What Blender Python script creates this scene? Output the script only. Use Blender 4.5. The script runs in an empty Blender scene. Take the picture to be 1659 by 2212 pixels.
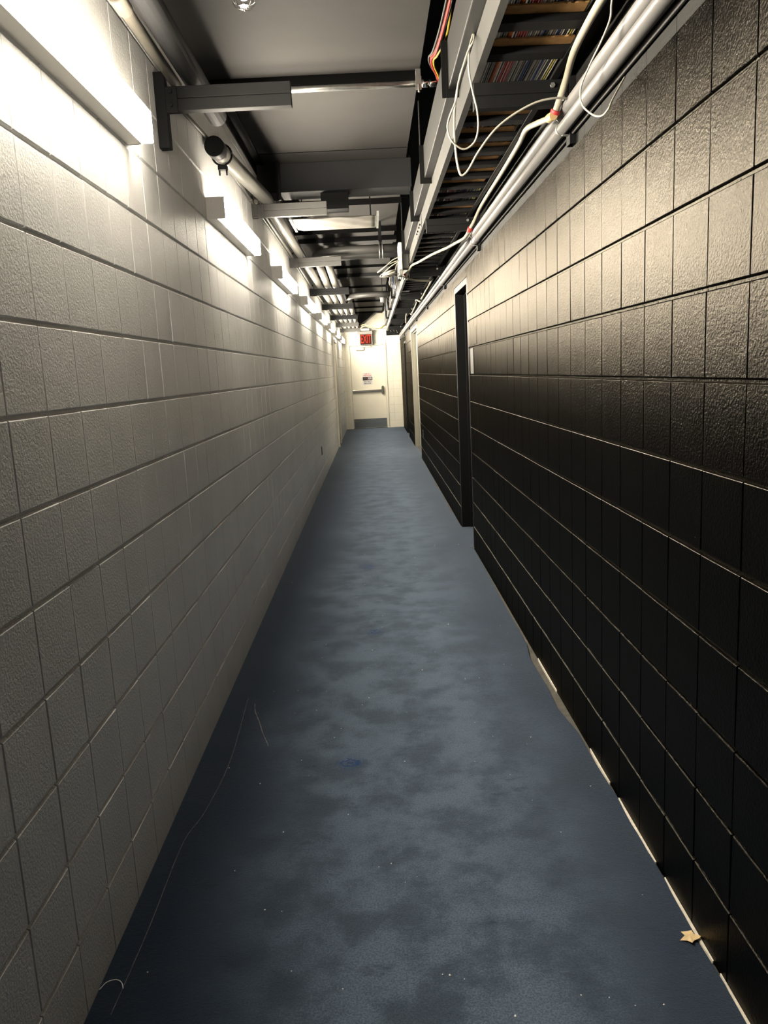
import bpy, bmesh, math, random
from mathutils import Vector, Matrix
random.seed(7)
S = bpy.context.scene
C = S.collection

# ------------------------------------------------------------------ camera, world, exposure
cam_d = bpy.data.cameras.new('camera')
cam_d.sensor_fit = 'VERTICAL'
cam_d.sensor_height = 24.0
cam_d.lens = 1672.75 / 2212 * 24.0
cam_d.clip_start = 0.02
cam = bpy.data.objects.new('camera', cam_d)
C.objects.link(cam)
_r = Vector((0.99864303, -0.01481843, -0.04992507))
_d = Vector((-0.0517668, -0.17784661, -0.98269567))
_w = Vector((0.005683, 0.98394664, -0.17837238))
cam.matrix_world = Matrix(((_r.x, -_d.x, -_w.x, 0.0), (_r.y, -_d.y, -_w.y, 0.0),
                           (_r.z, -_d.z, -_w.z, 1.4624), (0, 0, 0, 1)))
S.camera = cam
wd = bpy.data.worlds.new('world')
S.world = wd
wd.use_nodes = True
wd.node_tree.nodes['Background'].inputs[0].default_value = (0.6, 0.7, 0.9, 1)
wd.node_tree.nodes['Background'].inputs[1].default_value = 0.0
S.view_settings.view_transform = 'Standard'
S.view_settings.look = 'None'
S.view_settings.gamma = 1.0
S.view_settings.exposure = 0.0
S.view_settings.use_curve_mapping = False
LAMP_STRENGTH = 330.0
LAMP_COLOR = (1.0, 0.90, 0.73)
S.cycles.use_denoising = True
S.cycles.max_bounces = 8
S.cycles.diffuse_bounces = 5
S.cycles.glossy_bounces = 4
S.cycles.sample_clamp_indirect = 20.0
S.cycles.caustics_reflective = True
S.cycles.blur_glossy = 0.5
S.cycles.caustics_refractive = False

XL, XR, YE, YB = -0.753, 0.7625, 20.6, -3.0
ZC, ZU = 2.95, 3.45
B = 0.2032

# ------------------------------------------------------------------ materials
def mat(name, col, rough=0.5, metal=0.0, var=0.0, vscale=8.0, bump=0.0, bscale=300.0, spec=0.5,
        emit=None, strength=0.0, coat=0.0, bdist=0.002):
    m = bpy.data.materials.new(name)
    m.use_nodes = True
    nt = m.node_tree
    p = nt.nodes['Principled BSDF']
    p.inputs['Base Color'].default_value = (*col, 1)
    p.inputs['Roughness'].default_value = rough
    p.inputs['Metallic'].default_value = metal
    p.inputs['Specular IOR Level'].default_value = spec
    p.inputs['Coat Weight'].default_value = coat
    tc = nt.nodes.new('ShaderNodeTexCoord')
    if var > 0:
        n = nt.nodes.new('ShaderNodeTexNoise')
        n.inputs['Scale'].default_value = vscale
        n.inputs['Detail'].default_value = 6
        nt.links.new(tc.outputs['Object'], n.inputs['Vector'])
        r = nt.nodes.new('ShaderNodeValToRGB')
        r.color_ramp.elements[0].position = 0.3
        r.color_ramp.elements[1].position = 0.7
        r.color_ramp.elements[0].color = (*[max(0, c * (1 - var)) for c in col], 1)
        r.color_ramp.elements[1].color = (*[min(1, c * (1 + var)) for c in col], 1)
        nt.links.new(n.outputs['Fac'], r.inputs['Fac'])
        nt.links.new(r.outputs['Color'], p.inputs['Base Color'])
    if bump > 0:
        n = nt.nodes.new('ShaderNodeTexNoise')
        n.inputs['Scale'].default_value = bscale
        n.inputs['Detail'].default_value = 3
        nt.links.new(tc.outputs['Object'], n.inputs['Vector'])
        b = nt.nodes.new('ShaderNodeBump')
        b.inputs['Strength'].default_value = bump
        b.inputs['Distance'].default_value = bdist
        nt.links.new(n.outputs['Fac'], b.inputs['Height'])
        nt.links.new(b.outputs['Normal'], p.inputs['Normal'])
    if emit:
        p.inputs['Emission Color'].default_value = (*emit, 1)
        p.inputs['Emission Strength'].default_value = strength
    return m

def block_mat(name, col, rough, spec, pit, grain, var=0.05, coat=0.0):
    """painted concrete block: fine grain, orange-peel paint and pin holes"""
    m = mat(name, col, rough, 0, var, 3.0, 0, spec=spec, coat=coat)
    nt = m.node_tree
    p = nt.nodes['Principled BSDF']
    tc = [n for n in nt.nodes if n.type == 'TEX_COORD'][0]
    a = nt.nodes.new('ShaderNodeTexNoise')
    a.inputs['Scale'].default_value = 130
    a.inputs['Detail'].default_value = 4
    a.inputs['Roughness'].default_value = 0.6
    v = nt.nodes.new('ShaderNodeTexVoronoi')
    v.inputs['Scale'].default_value = 75
    big = nt.nodes.new('ShaderNodeTexNoise')
    big.inputs['Scale'].default_value = 14
    r = nt.nodes.new('ShaderNodeMapRange')
    r.inputs['From Min'].default_value = 0.0
    r.inputs['From Max'].default_value = 0.22
    for n in (a, v, big):
        nt.links.new(tc.outputs['Object'], n.inputs['Vector'])
    nt.links.new(v.outputs['Distance'], r.inputs['Value'])
    # pin holes only where a random cell value is high
    thr = nt.nodes.new('ShaderNodeMath'); thr.operation = 'GREATER_THAN'; thr.inputs[1].default_value = 0.62
    sep = nt.nodes.new('ShaderNodeSeparateColor')
    nt.links.new(v.outputs['Color'], sep.inputs[0])
    nt.links.new(sep.outputs[0], thr.inputs[0])
    inv = nt.nodes.new('ShaderNodeMath'); inv.operation = 'SUBTRACT'; inv.inputs[0].default_value = 1.0
    nt.links.new(r.outputs[0], inv.inputs[1])
    hole = nt.nodes.new('ShaderNodeMath'); hole.operation = 'MULTIPLY'
    nt.links.new(inv.outputs[0], hole.inputs[0]); nt.links.new(thr.outputs[0], hole.inputs[1])
    h1 = nt.nodes.new('ShaderNodeMath'); h1.operation = 'MULTIPLY_ADD'
    h1.inputs[1].default_value = grain
    nt.links.new(a.outputs['Fac'], h1.inputs[0])
    h0 = nt.nodes.new('ShaderNodeMath'); h0.operation = 'MULTIPLY'; h0.inputs[1].default_value = 0.8
    nt.links.new(big.outputs['Fac'], h0.inputs[0])
    nt.links.new(h0.outputs[0], h1.inputs[2])
    h2 = nt.nodes.new('ShaderNodeMath'); h2.operation = 'MULTIPLY_ADD'
    h2.inputs[1].default_value = -pit
    nt.links.new(hole.outputs[0], h2.inputs[0]); nt.links.new(h1.outputs[0], h2.inputs[2])
    b = nt.nodes.new('ShaderNodeBump')
    b.inputs['Strength'].default_value = 1.0
    b.inputs['Distance'].default_value = 0.0016
    nt.links.new(h2.outputs[0], b.inputs['Height'])
    nt.links.new(b.outputs['Normal'], p.inputs['Normal'])
    return m

M = {}
M['wall_grey'] = block_mat('grey block paint', (0.83, 0.828, 0.82), 0.42, 0.45, 1.0, 1.6)
M['wall_black'] = block_mat('black gloss block paint', (0.0003, 0.0003, 0.0004), 0.34, 0.30, 4.5, 1.15, 0.1)
def beckmann_gloss(m, rough, ior, cap=0.125):
    """gloss enamel: short-tailed reflection over a nearly black body"""
    nt = m.node_tree
    p = nt.nodes['Principled BSDF']
    out = [n for n in nt.nodes if n.type == 'OUTPUT_MATERIAL'][0]
    nl = p.inputs['Normal'].links[0].from_socket
    d = nt.nodes.new('ShaderNodeBsdfDiffuse')
    nt.links.new(p.inputs['Base Color'].links[0].from_socket, d.inputs['Color'])
    g = nt.nodes.new('ShaderNodeBsdfAnisotropic'); g.distribution = 'BECKMANN'
    g.inputs['Color'].default_value = (0.66, 0.61, 0.53, 1); g.inputs['Roughness'].default_value = rough
    f = nt.nodes.new('ShaderNodeFresnel'); f.inputs['IOR'].default_value = ior
    mx = nt.nodes.new('ShaderNodeMixShader')
    for n in (d, g, f): nt.links.new(nl, n.inputs['Normal'])
    nt.links.new(f.outputs[0], mx.inputs[0]); nt.links.new(d.outputs[0], mx.inputs[1]); nt.links.new(g.outputs[0], mx.inputs[2])
    lim = nt.nodes.new('ShaderNodeMath'); lim.operation = 'MINIMUM'; lim.inputs[1].default_value = cap
    nt.links.new(f.outputs[0], lim.inputs[0]); nt.links.new(lim.outputs[0], mx.inputs[0])
    nt.links.new(mx.outputs[0], out.inputs['Surface'])
beckmann_gloss(M['wall_black'], 0.335, 1.33)
M['wall_upper'] = block_mat('flat grey block paint', (0.011, 0.0107, 0.010), 0.65, 0.15, 0.4, 0.4)
M['wall_cream'] = block_mat('cream block paint', (0.74, 0.71, 0.60), 0.45, 0.4, 0.4, 0.5)
M['ceiling'] = mat('dark grey deck', (0.030, 0.0284, 0.0268), 0.75, 0, 0.06, 6, 0.15, 120, 0.25)
M['void'] = mat('black overspray', (0.006, 0.007, 0.011), 0.8, spec=0.2)
M['steel_dark'] = mat('dark painted steel', (0.0055, 0.0057, 0.0062), 0.6, 0, 0.12, 14, 0.1, 400, 0.15)
M['steel_mid'] = mat('grey and lamplit steel', (0.042, 0.041, 0.039), 0.5, 0, 0.08, 14, 0.08, 400, 0.4)
M['beam_dark'] = mat('charcoal painted beam', (0.0135, 0.014, 0.0155), 0.75, 0, 0.06, 8, 0.1, 300, 0.25)
M['black'] = mat('black paint', (0.0018, 0.0018, 0.002), 0.5, spec=0.2)
M['black_gloss'] = mat('black gloss paint', (0.005, 0.005, 0.006), 0.25, spec=0.5)
M['pipe_dark'] = mat('dark matte pipe paint', (0.020, 0.020, 0.021), 0.75, spec=0.15)
M['galv'] = mat('galvanised steel', (0.62, 0.62, 0.60), 0.35, 0.9, 0.1, 40)
M['chrome'] = mat('bright steel', (0.8, 0.8, 0.78), 0.2, 1.0)
M['stainless'] = mat('brushed stainless', (0.50, 0.49, 0.46), 0.16, 1.0, 0.08, 20)
M['pvc'] = mat('white pvc', (0.16, 0.155, 0.152), 0.35, 0, 0.03, 6, spec=0.45)
M['emt'] = mat('pale grey conduit paint', (0.115, 0.11, 0.098), 0.42, 0, 0.06, 10, 0.05, 200)
M['emt_lamplit'] = mat('lamplit conduit paint', (0.36, 0.335, 0.28), 0.4, 0, 0.06, 10, 0.05, 200)  # lighter copy of the conduit paint; lamplight from below put into the colour
M['rail'] = mat('pale grey tray rail', (0.055, 0.0535, 0.050), 0.5, 0, 0.12, 9, 0.08, 300)
M['duct'] = mat('grey wireway paint', (0.018, 0.0175, 0.0167), 0.5, 0, 0.07, 9, 0.06, 300)
M['card'] = mat('brown cardboard', (0.28, 0.155, 0.06), 0.85, 0, 0.22, 25, 0.25, 150, 0.2)
M['cable_white'] = mat('white cable jacket', (0.34, 0.32, 0.27), 0.4)
M['flex'] = mat('cream flexible conduit', (0.30, 0.275, 0.215), 0.45, 0, 0.05, 30)
M['housing'] = mat('white enamel housing', (0.50, 0.485, 0.45), 0.4)
M['cap'] = mat('grey fixture end plate', (0.80, 0.78, 0.75), 0.45)
M['lens_lip'] = mat('lit acrylic lens edge', (0.9, 0.88, 0.82), 0.4, emit=LAMP_COLOR, strength=LAMP_STRENGTH * 0.042)
M['lens_top'] = mat('faintly lit lens top', (0.9, 0.88, 0.82), 0.4, emit=LAMP_COLOR, strength=LAMP_STRENGTH * 0.02)
M['lens_end'] = mat('lit acrylic lens end', (0.9, 0.88, 0.82), 0.4, emit=LAMP_COLOR, strength=LAMP_STRENGTH * 0.5)
M['lens_dim'] = mat('dimmer lit acrylic lens', (0.9, 0.88, 0.82), 0.4, emit=LAMP_COLOR, strength=LAMP_STRENGTH * 0.06)
M['lens'] = mat('lit acrylic lens', (0.9, 0.88, 0.82), 0.4, emit=LAMP_COLOR, strength=LAMP_STRENGTH)
M['door_cream'] = mat('cream door paint', (0.72, 0.68, 0.565), 0.4, 0, 0.03, 4)
M['door_grey'] = mat('grey door paint', (0.58, 0.57, 0.56), 0.4, 0, 0.03, 4)
M['door_putty'] = mat('putty door paint', (0.24, 0.226, 0.185), 0.45, 0, 0.03, 4, spec=0.3)
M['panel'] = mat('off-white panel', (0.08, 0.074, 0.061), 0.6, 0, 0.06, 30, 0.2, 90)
M['red'] = mat('lit red sign letters', (0.12, 0.004, 0.002), 0.6, spec=0.1, emit=(1.0, 0.06, 0.015), strength=0.95)
M['sign_back'] = mat('sign panel dim red', (0.012, 0.003, 0.003), 0.6, spec=0.1, emit=(0.9, 0.10, 0.03), strength=0.06)
M['sign_grey'] = mat('grey sign housing', (0.22, 0.21, 0.20), 0.5)
M['paper'] = mat('white notice sheet', (0.60, 0.59, 0.57), 0.6)
M['print_red'] = mat('orange red print', (0.42, 0.03, 0.012), 0.6)
M['print_black'] = mat('black print', (0.012, 0.011, 0.012), 0.5)
M['concrete'] = mat('bare concrete', (0.085, 0.08, 0.07), 0.85, 0, 0.2, 30, 0.3, 150, 0.2)
M['tack'] = mat('pale carpet glue', (0.60, 0.56, 0.48), 0.8, 0, 0.15, 60)
M['lint'] = mat('white lint', (0.85, 0.85, 0.85), 0.7)
M['scrap'] = mat('tan paper scrap', (0.62, 0.46, 0.25), 0.7, 0, 0.15, 60)
M['red_band'] = mat('red bushing', (0.45, 0.03, 0.03), 0.5)
M['brass'] = mat('yellow zinc connector', (0.65, 0.50, 0.25), 0.4, 0.4)
for n_, c_ in dict(red=(0.55, 0.035, 0.04), orange=(0.62, 0.14, 0.03), blue=(0.03, 0.10, 0.42), grey=(0.30, 0.29, 0.28),
                   white=(0.72, 0.69, 0.62), dark=(0.06, 0.06, 0.07), yellow=(0.62, 0.50, 0.06)).items():
    M['jacket_' + n_] = mat(n_ + ' data cable jacket', c_, 0.45)

for n_, c_ in dict(red=(0.30, 0.012, 0.008), orange=(0.28, 0.05, 0.010), yellow=(0.30, 0.22, 0.02), grey=(0.035, 0.034, 0.033), dark=(0.012, 0.012, 0.014)).items():
    M['power_' + n_] = mat(n_ + ' power cable jacket', c_, 0.55, spec=0.25)

def carpet_material():
    m = bpy.data.materials.new('navy cut pile carpet')
    m.use_nodes = True
    nt = m.node_tree
    L = nt.links.new
    p = nt.nodes['Principled BSDF']
    p.inputs['Roughness'].default_value = 0.95
    p.inputs['Specular IOR Level'].default_value = 0.12
    p.inputs['Sheen Weight'].default_value = 0.45
    p.inputs['Sheen Roughness'].default_value = 0.4
    p.inputs['Sheen Tint'].default_value = (0.70, 0.82, 1.0, 1)
    tc = nt.nodes.new('ShaderNodeTexCoord')
    def noise(sc, det=5, ro=0.55, vec=None):
        n = nt.nodes.new('ShaderNodeTexNoise')
        n.inputs['Scale'].default_value = sc
        n.inputs['Detail'].default_value = det
        n.inputs['Roughness'].default_value = ro
        L(vec or tc.outputs['Object'], n.inputs['Vector'])
        return n.outputs['Fac']
    def math_(op, a, b=None, c=None):
        n = nt.nodes.new('ShaderNodeMath'); n.operation = op
        for i, x in enumerate((a, b, c)):
            if x is None: continue
            if isinstance(x, (int, float)): n.inputs[i].default_value = x
            else: L(x, n.inputs[i])
        return n.outputs[0]
    def smooth(x, a, b):
        n = nt.nodes.new('ShaderNodeMapRange'); n.interpolation_type = 'SMOOTHSTEP'
        n.inputs['From Min'].default_value = a; n.inputs['From Max'].default_value = b
        L(x, n.inputs['Value']); return n.outputs[0]
    def mix(f, a, b):
        n = nt.nodes.new('ShaderNodeMix'); n.data_type = 'RGBA'
        if isinstance(f, (int, float)): n.inputs[0].default_value = f
        else: L(f, n.inputs[0])
        for i, x in ((6, a), (7, b)):
            if isinstance(x, tuple): n.inputs[i].default_value = (*x, 1)
            else: L(x, n.inputs[i])
        return n.outputs[2]
    sx = nt.nodes.new('ShaderNodeSeparateXYZ')
    L(tc.outputs['Object'], sx.inputs[0])
    # worn grey traffic lane, wandering edges
    wob = math_('MULTIPLY_ADD', noise(1.3), 0.5, -0.25)
    xx = math_('ADD', math_('ADD', sx.outputs[0], wob), -0.06)
    lane = math_('SUBTRACT', 1.0, smooth(math_('ABSOLUTE', xx), 0.15, 0.70))
    soil = smooth(noise(5.0, 9, 0.68), 0.40, 0.62)
    base = mix(math_('MULTIPLY', lane, 0.95), (0.0045, 0.0135, 0.034), (0.125, 0.170, 0.235))
    base = mix(math_('MULTIPLY', soil, 0.62), base, (0.015, 0.025, 0.042))
    # dark scuffs
    mp = nt.nodes.new('ShaderNodeMapping'); mp.inputs['Scale'].default_value = (5.0, 11.0, 1)
    mp.inputs['Rotation'].default_value = (0, 0, 0.35)
    L(tc.outputs['Object'], mp.inputs[0])
    scuff = smooth(noise(1.0, 4, 0.6, mp.outputs[0]), 0.62, 0.74)
    base = mix(math_('MULTIPLY', scuff, 0.75), base, (0.008, 0.014, 0.026))
    # saturated blue ring-like wet marks at four spots
    for (px, py, rx, ry) in ((-0.16, 2.74, 0.062, 0.05), (-0.06, 4.25, 0.055, 0.06), (-0.11, 5.75, 0.06, 0.08)):
        dx = math_('DIVIDE', math_('SUBTRACT', sx.outputs[0], px), rx)
        dy = math_('DIVIDE', math_('SUBTRACT', sx.outputs[1], py), ry)
        dd = math_('SQRT', math_('ADD', math_('MULTIPLY', dx, dx), math_('MULTIPLY', dy, dy)))
        dd = math_('ADD', dd, math_('MULTIPLY_ADD', noise(45.0, 3), 1.1, -0.55))
        k = math_('SUBTRACT', 1.0, smooth(dd, 0.55, 1.05))
        swirl = smooth(math_('SINE', math_('MULTIPLY', dd, 16.0)), -0.4, 0.7)
        base = mix(math_('MULTIPLY', math_('MULTIPLY', k, swirl), 1.0), base, (0.003, 0.040, 0.17))
    fib = noise(190.0, 5, 0.8)
    base = mix(math_('MULTIPLY', smooth(fib, 0.40, 0.60), 0.62), base, (0.012, 0.020, 0.035))
    L(base, p.inputs['Base Color'])
    b = nt.nodes.new('ShaderNodeBump')
    b.inputs['Strength'].default_value = 0.6
    b.inputs['Distance'].default_value = 0.004
    L(math_('ADD', fib, math_('MULTIPLY', noise(60.0, 3), 0.5)), b.inputs['Height'])
    L(b.outputs['Normal'], p.inputs['Normal'])
    return m
M['carpet'] = carpet_material()

# ------------------------------------------------------------------ mesh helpers
def catmull(pts, n=8):
    P = [Vector(p) for p in pts]
    if len(P) < 3: return P
    P = [P[0] * 2 - P[1]] + P + [P[-1] * 2 - P[-2]]
    out = []
    for i in range(1, len(P) - 2):
        a, b, c, d = P[i - 1:i + 3]
        for k in range(n):
            t = k / n
            out.append(0.5 * ((2 * b) + (c - a) * t + (2 * a - 5 * b + 4 * c - d) * t * t + (3 * b - a - 3 * c + d) * t ** 3))
    out.append(P[-2].copy())
    return out

class MB:
    def __init__(s): s.bm = bmesh.new()
    def box(s, x0, x1, y0, y1, z0, z1):
        v = [s.bm.verts.new((x, y, z)) for z in (z0, z1) for x, y in ((x0, y0), (x1, y0), (x1, y1), (x0, y1))]
        for f in ((3, 2, 1, 0), (4, 5, 6, 7), (0, 1, 5, 4), (1, 2, 6, 5), (2, 3, 7, 6), (3, 0, 4, 7)):
            s.bm.faces.new([v[i] for i in f])
        return s
    def prism(s, poly, axis, a, b):
        """poly of 2-D points extruded along axis from a to b; axis 'x': (y,z), 'y': (x,z), 'z': (x,y)"""
        def P(q, t): return {'x': (t, q[0], q[1]), 'y': (q[0], t, q[1]), 'z': (q[0], q[1], t)}[axis]
        A = [s.bm.verts.new(P(q, a)) for q in poly]
        Bv = [s.bm.verts.new(P(q, b)) for q in poly]
        s.bm.faces.new(A); s.bm.faces.new(Bv[::-1])
        n = len(poly)
        for i in range(n): s.bm.faces.new((A[i], Bv[i], Bv[(i + 1) % n], A[(i + 1) % n]))
        return s
    def tube(s, pts, r, seg=10, cap=True, smooth=0, taper=None):
        P = catmull(pts, smooth) if smooth else [Vector(p) for p in pts]
        rings = []
        t0 = (P[1] - P[0]).normalized()
        up = Vector((0, 0, 1)) if abs(t0.z) < 0.9 else Vector((1, 0, 0))
        nrm = t0.cross(up).normalized()
        for i, p in enumerate(P):
            if i == 0: t = t0
            elif i == len(P) - 1: t = (P[-1] - P[-2]).normalized()
            else:
                t = (P[i + 1] - P[i]).normalized() + (P[i] - P[i - 1]).normalized()
                t = t.normalized() if t.length > 1e-6 else t0
            nrm = (nrm - t * nrm.dot(t))
            nrm = nrm.normalized() if nrm.length > 1e-6 else t.orthogonal().normalized()
            bn = t.cross(nrm)
            rr = r if taper is None else taper[i]
            rings.append([s.bm.verts.new(p + (nrm * math.cos(2 * math.pi * k / seg) + bn * math.sin(2 * math.pi * k / seg)) * rr) for k in range(seg)])
        for a, b in zip(rings, rings[1:]):
            for k in range(seg):
                f = s.bm.faces.new((a[k], a[(k + 1) % seg], b[(k + 1) % seg], b[k])); f.smooth = True
        if cap:
            s.bm.faces.new(rings[0][::-1]); s.bm.faces.new(rings[-1])
        return s
    def ball(s, c, r, sub=2, jitter=0.0, scale=(1, 1, 1)):
        res = bmesh.ops.create_icosphere(s.bm, subdivisions=sub, radius=r)
        for v in res['verts']:
            k = 1 + random.uniform(-jitter, jitter)
            v.co = Vector((v.co.x * scale[0] * k, v.co.y * scale[1] * k, v.co.z * scale[2] * k)) + Vector(c)
        for v in res['verts']:
            for f in v.link_faces: f.smooth = True
        return s
    def build(s, name, m, parent=None, bevel=0.0, origin='base'):
        bmesh.ops.recalc_face_normals(s.bm, faces=s.bm.faces[:])
        me = bpy.data.meshes.new(name)
        off = Vector((0, 0, 0))
        if parent is None and origin == 'base':
            xs = [v.co for v in s.bm.verts]
            lo = Vector([min(v[i] for v in xs) for i in range(3)]); hi = Vector([max(v[i] for v in xs) for i in range(3)])
            off = Vector(((lo.x + hi.x) / 2, (lo.y + hi.y) / 2, lo.z))
        elif parent is not None:
            q = parent
            while q is not None:
                off = off + q.location; q = q.parent
        for v in s.bm.verts: v.co -= off
        s.bm.to_mesh(me); s.bm.free()
        me.materials.append(m)
        o = bpy.data.objects.new(name, me)
        C.objects.link(o)
        if parent is None: o.location = off
        else: o.parent = parent
        if bevel:
            b = o.modifiers.new('bevel', 'BEVEL'); b.width = bevel; b.segments = 2; b.limit_method = 'ANGLE'
            b.angle_limit = math.radians(40)
        return o

def tag(o, label=None, cat=None, group=None, kind=None):
    if label: o['label'] = label
    if cat: o['category'] = cat
    if group: o['group'] = group
    if kind: o['kind'] = kind
    return o
def thing(name, label, cat, loc, group=None):
    o = bpy.data.objects.new(name, None)
    o.empty_display_size = 0.05
    C.objects.link(o); o.location = loc
    return tag(o, label, cat, group)
def copy_tree(o, parent=None):
    c = o.copy(); C.objects.link(c)
    if parent is not None: c.parent = parent
    for ch in list(o.children): copy_tree(ch, c)
    return c
ORD = ['first', 'second', 'third', 'fourth', 'fifth', 'sixth', 'seventh', 'eighth', 'ninth', 'tenth', 'eleventh', 'twelfth',
       'thirteenth', 'fourteenth', 'fifteenth', 'sixteenth']

# ------------------------------------------------------------------ block walls
def block_wall(name, m, place, inward, u0, u1, uoff, z0, z1, holes=(), hw=0.0075, vw=0.0035, depth=0.008, rnd=1):
    """stack-bond wall of square-scored blocks with raked joints; place(u,z,d) gives a point d deep in the wall"""
    rng = random.Random(rnd)
    ul = [uoff + k * B for k in range(-200, 200) if u0 + 0.01 < uoff + k * B < u1 - 0.01]
    zl = [k * B - 0.017 for k in range(0, 30) if z0 + 0.02 < k * B - 0.017 < z1 - 0.01]
    U = [(u0, False)] + [(u, True) for u in ul] + [(u1, False)]
    Z = [(z0, False)] + [(z, True) for z in zl] + [(z1, False)]
    V, F = [], []
    inward = Vector(inward)
    def quad(a, b, c, d):
        p = [Vector(place(*q)) for q in (a, b, c, d)]
        n = (p[1] - p[0]).cross(p[3] - p[0])
        if n.length < 1e-12: n = (p[2] - p[1]).cross(p[3] - p[2])
        if n.length < 1e-12: return
        if n.dot(inward) < -1e-9 : p.reverse()
        i = len(V); V.extend(p); F.append((i, i + 1, i + 2, i + 3))
    def cell(a, b, c, d, ja, jb, jc, jd):
        # rings: (inset factor, depth factor)
        tilt = rng.uniform(-0.0007, 0.0007); tilt2 = rng.uniform(-0.0006, 0.0006)
        prev = None
        for fi, fd in ((0, 1), (0.45, 1), (0.62, 0.45), (0.80, 0.12), (1.0, 0.0)):
            la, lb = (vw * fi if ja else 0), (vw * fi if jb else 0)
            lc, ld = (hw * fi if jc else 0), (hw * fi if jd else 0)
            def dep(js): return depth * fd if any(js) else 0.0
            def tl(u, z): return 0.0 if fd > 0.5 else tilt * ((u - (a + b) / 2) / B) * 2 + tilt2 * ((z - (c + d) / 2) / B) * 2
            ring = []
            for (u, z, js) in ((a + la, c + lc, (ja, jc)), (b - lb, c + lc, (jb, jc)), (b - lb, d - ld, (jb, jd)), (a + la, d - ld, (ja, jd))):
                ring.append((u, z, dep(js) + (tl(u, z) if all(js) else 0)))
            if prev:
                for k in range(4): quad(prev[k], prev[(k + 1) % 4], ring[(k + 1) % 4], ring[k])
            prev = ring
        quad(*prev)
    for (a, ja), (b, jb) in zip(U, U[1:]):
        for (c, jc), (d, jd) in zip(Z, Z[1:]):
            rects = [(a, b, c, d, ja, jb, jc, jd)]
            for (h0, h1, g0, g1) in holes:
                new = []
                for (a_, b_, c_, d_, e, f, g, h) in rects:
                    if h1 <= a_ or h0 >= b_ or g1 <= c_ or g0 >= d_: new.append((a_, b_, c_, d_, e, f, g, h)); continue
                    if a_ < h0: new.append((a_, h0, c_, d_, e, False, g, h))
                    if b_ > h1: new.append((h1, b_, c_, d_, False, f, g, h))
                    m0, m1 = max(a_, h0), min(b_, h1)
                    if c_ < g0: new.append((m0, m1, c_, g0, False, False, g, False))
                    if d_ > g1: new.append((m0, m1, g1, d_, False, False, False, h))
                rects = new
            for r_ in rects:
                if r_[1] - r_[0] > 0.004 and r_[3] - r_[2] > 0.004: cell(*r_)
    me = bpy.data.meshes.new(name)
    me.from_pydata([tuple(v) for v in V], [], F)
    me.materials.append(m)
    o = bpy.data.objects.new(name, me); C.objects.link(o)
    bm = bmesh.new(); bm.from_mesh(me)
    bmesh.ops.remove_doubles(bm, verts=bm.verts[:], dist=1e-5)
    bm.to_mesh(me); bm.free()
    return tag(o, kind='structure')

ZSPLIT = 11 * B - 0.017
D1 = (6.19, 7.12, -1, 2.15)
D2 = (13.05, 15.05, -1, 2.20)
D3 = (17.45, 18.45, -1, 2.12)
DL = (15.72, 16.62, -1, 2.14)
DE = (-0.61, 0.385, -1, 2.20)
block_wall('wall_left', M['wall_grey'], lambda u, z, d: (XL - d, u, z), (1, 0, 0), YB, YE, 1.6102, -0.02, ZC + 0.01, [DL], rnd=3)
block_wall('wall_right', M['wall_black'], lambda u, z, d: (XR + d, u, z), (-1, 0, 0), YB, YE, 3.2187, -0.02, ZSPLIT, [D1, D2, D3], rnd=5)
block_wall('wall_right_upper', M['wall_upper'], lambda u, z, d: (XR + d, u, z), (-1, 0, 0), YB, YE, 3.2187, ZSPLIT, ZU, [], hw=0.003, vw=0.002, depth=0.002, rnd=6)
block_wall('wall_end', M['wall_cream'], lambda u, z, d: (u, YE + d, z), (0, -1, 0), XL, XR, 0.539, -0.02, ZU, [DE], hw=0.004, vw=0.004, depth=0.005, rnd=8)
tag(MB().box(XL - 0.1, XR + 0.1, YB - 0.1, YB, -0.02, ZU).build('wall_back', M['wall_grey'], origin=None), kind='structure')
# carpet floor: right edge cut unevenly, a little short of the wall
def carpet():
    bm = bmesh.new()
    edge = [(YB, .757), (1.2, .757), (1.58, .757), (1.72, .752), (1.86, .757), (2.0, .757), (2.2, .755), (2.42, .757), (2.66, .748), (2.9, .750), (3.12, .722), (3.35, .728),
            (3.72, .722), (3.9, .744), (4.2, .748), (4.6, .745), (5.2, .750), (5.7, .754), (6.17, .756)]
    edge += [(6.19, .757), (6.20, .865), (6.5, .86), (6.8, .868), (7.10, .862), (7.12, .757)]
    y = 7.3
    rng = random.Random(2)
    while y < 12.9:
        edge.append((y, .757 - rng.uniform(0.0, 0.018) * (1 if 7.6 < y < 11.2 else .3))); y += 0.16
    edge += [(13.04, .757), (13.06, .80), (15.04, .80), (15.06, .757), (17.44, .757), (17.46, .80), (18.44, .80), (18.46, .757), (YE + .03, .757)]
    pr = None
    for (y, x) in edge:
        row = [bm.verts.new((XL + 0.001, y, 0)), bm.verts.new((0, y, 0)), bm.verts.new((x, y, 0)), bm.verts.new((x, y, -0.008))]
        if pr:
            for k in range(3): bm.faces.new((pr[k], pr[k + 1], row[k + 1], row[k]))
        pr = row
    me = bpy.data.meshes.new('floor'); 
    bmesh.ops.recalc_face_normals(bm, faces=bm.faces[:])
    if sum(f.normal.z for f in bm.faces) < 0: bmesh.ops.reverse_faces(bm, faces=bm.faces[:])
    bm.to_mesh(me); bm.free(); me.materials.append(M['carpet'])
    o = bpy.data.objects.new('floor', me); C.objects.link(o); tag(o, kind='structure')
carpet()
tag(MB().box(XL - 0.1, XR + 0.3, YB, YE + 0.1, -0.12, -0.009).build('floor_slab', M['concrete'], origin=None), kind='structure')
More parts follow.
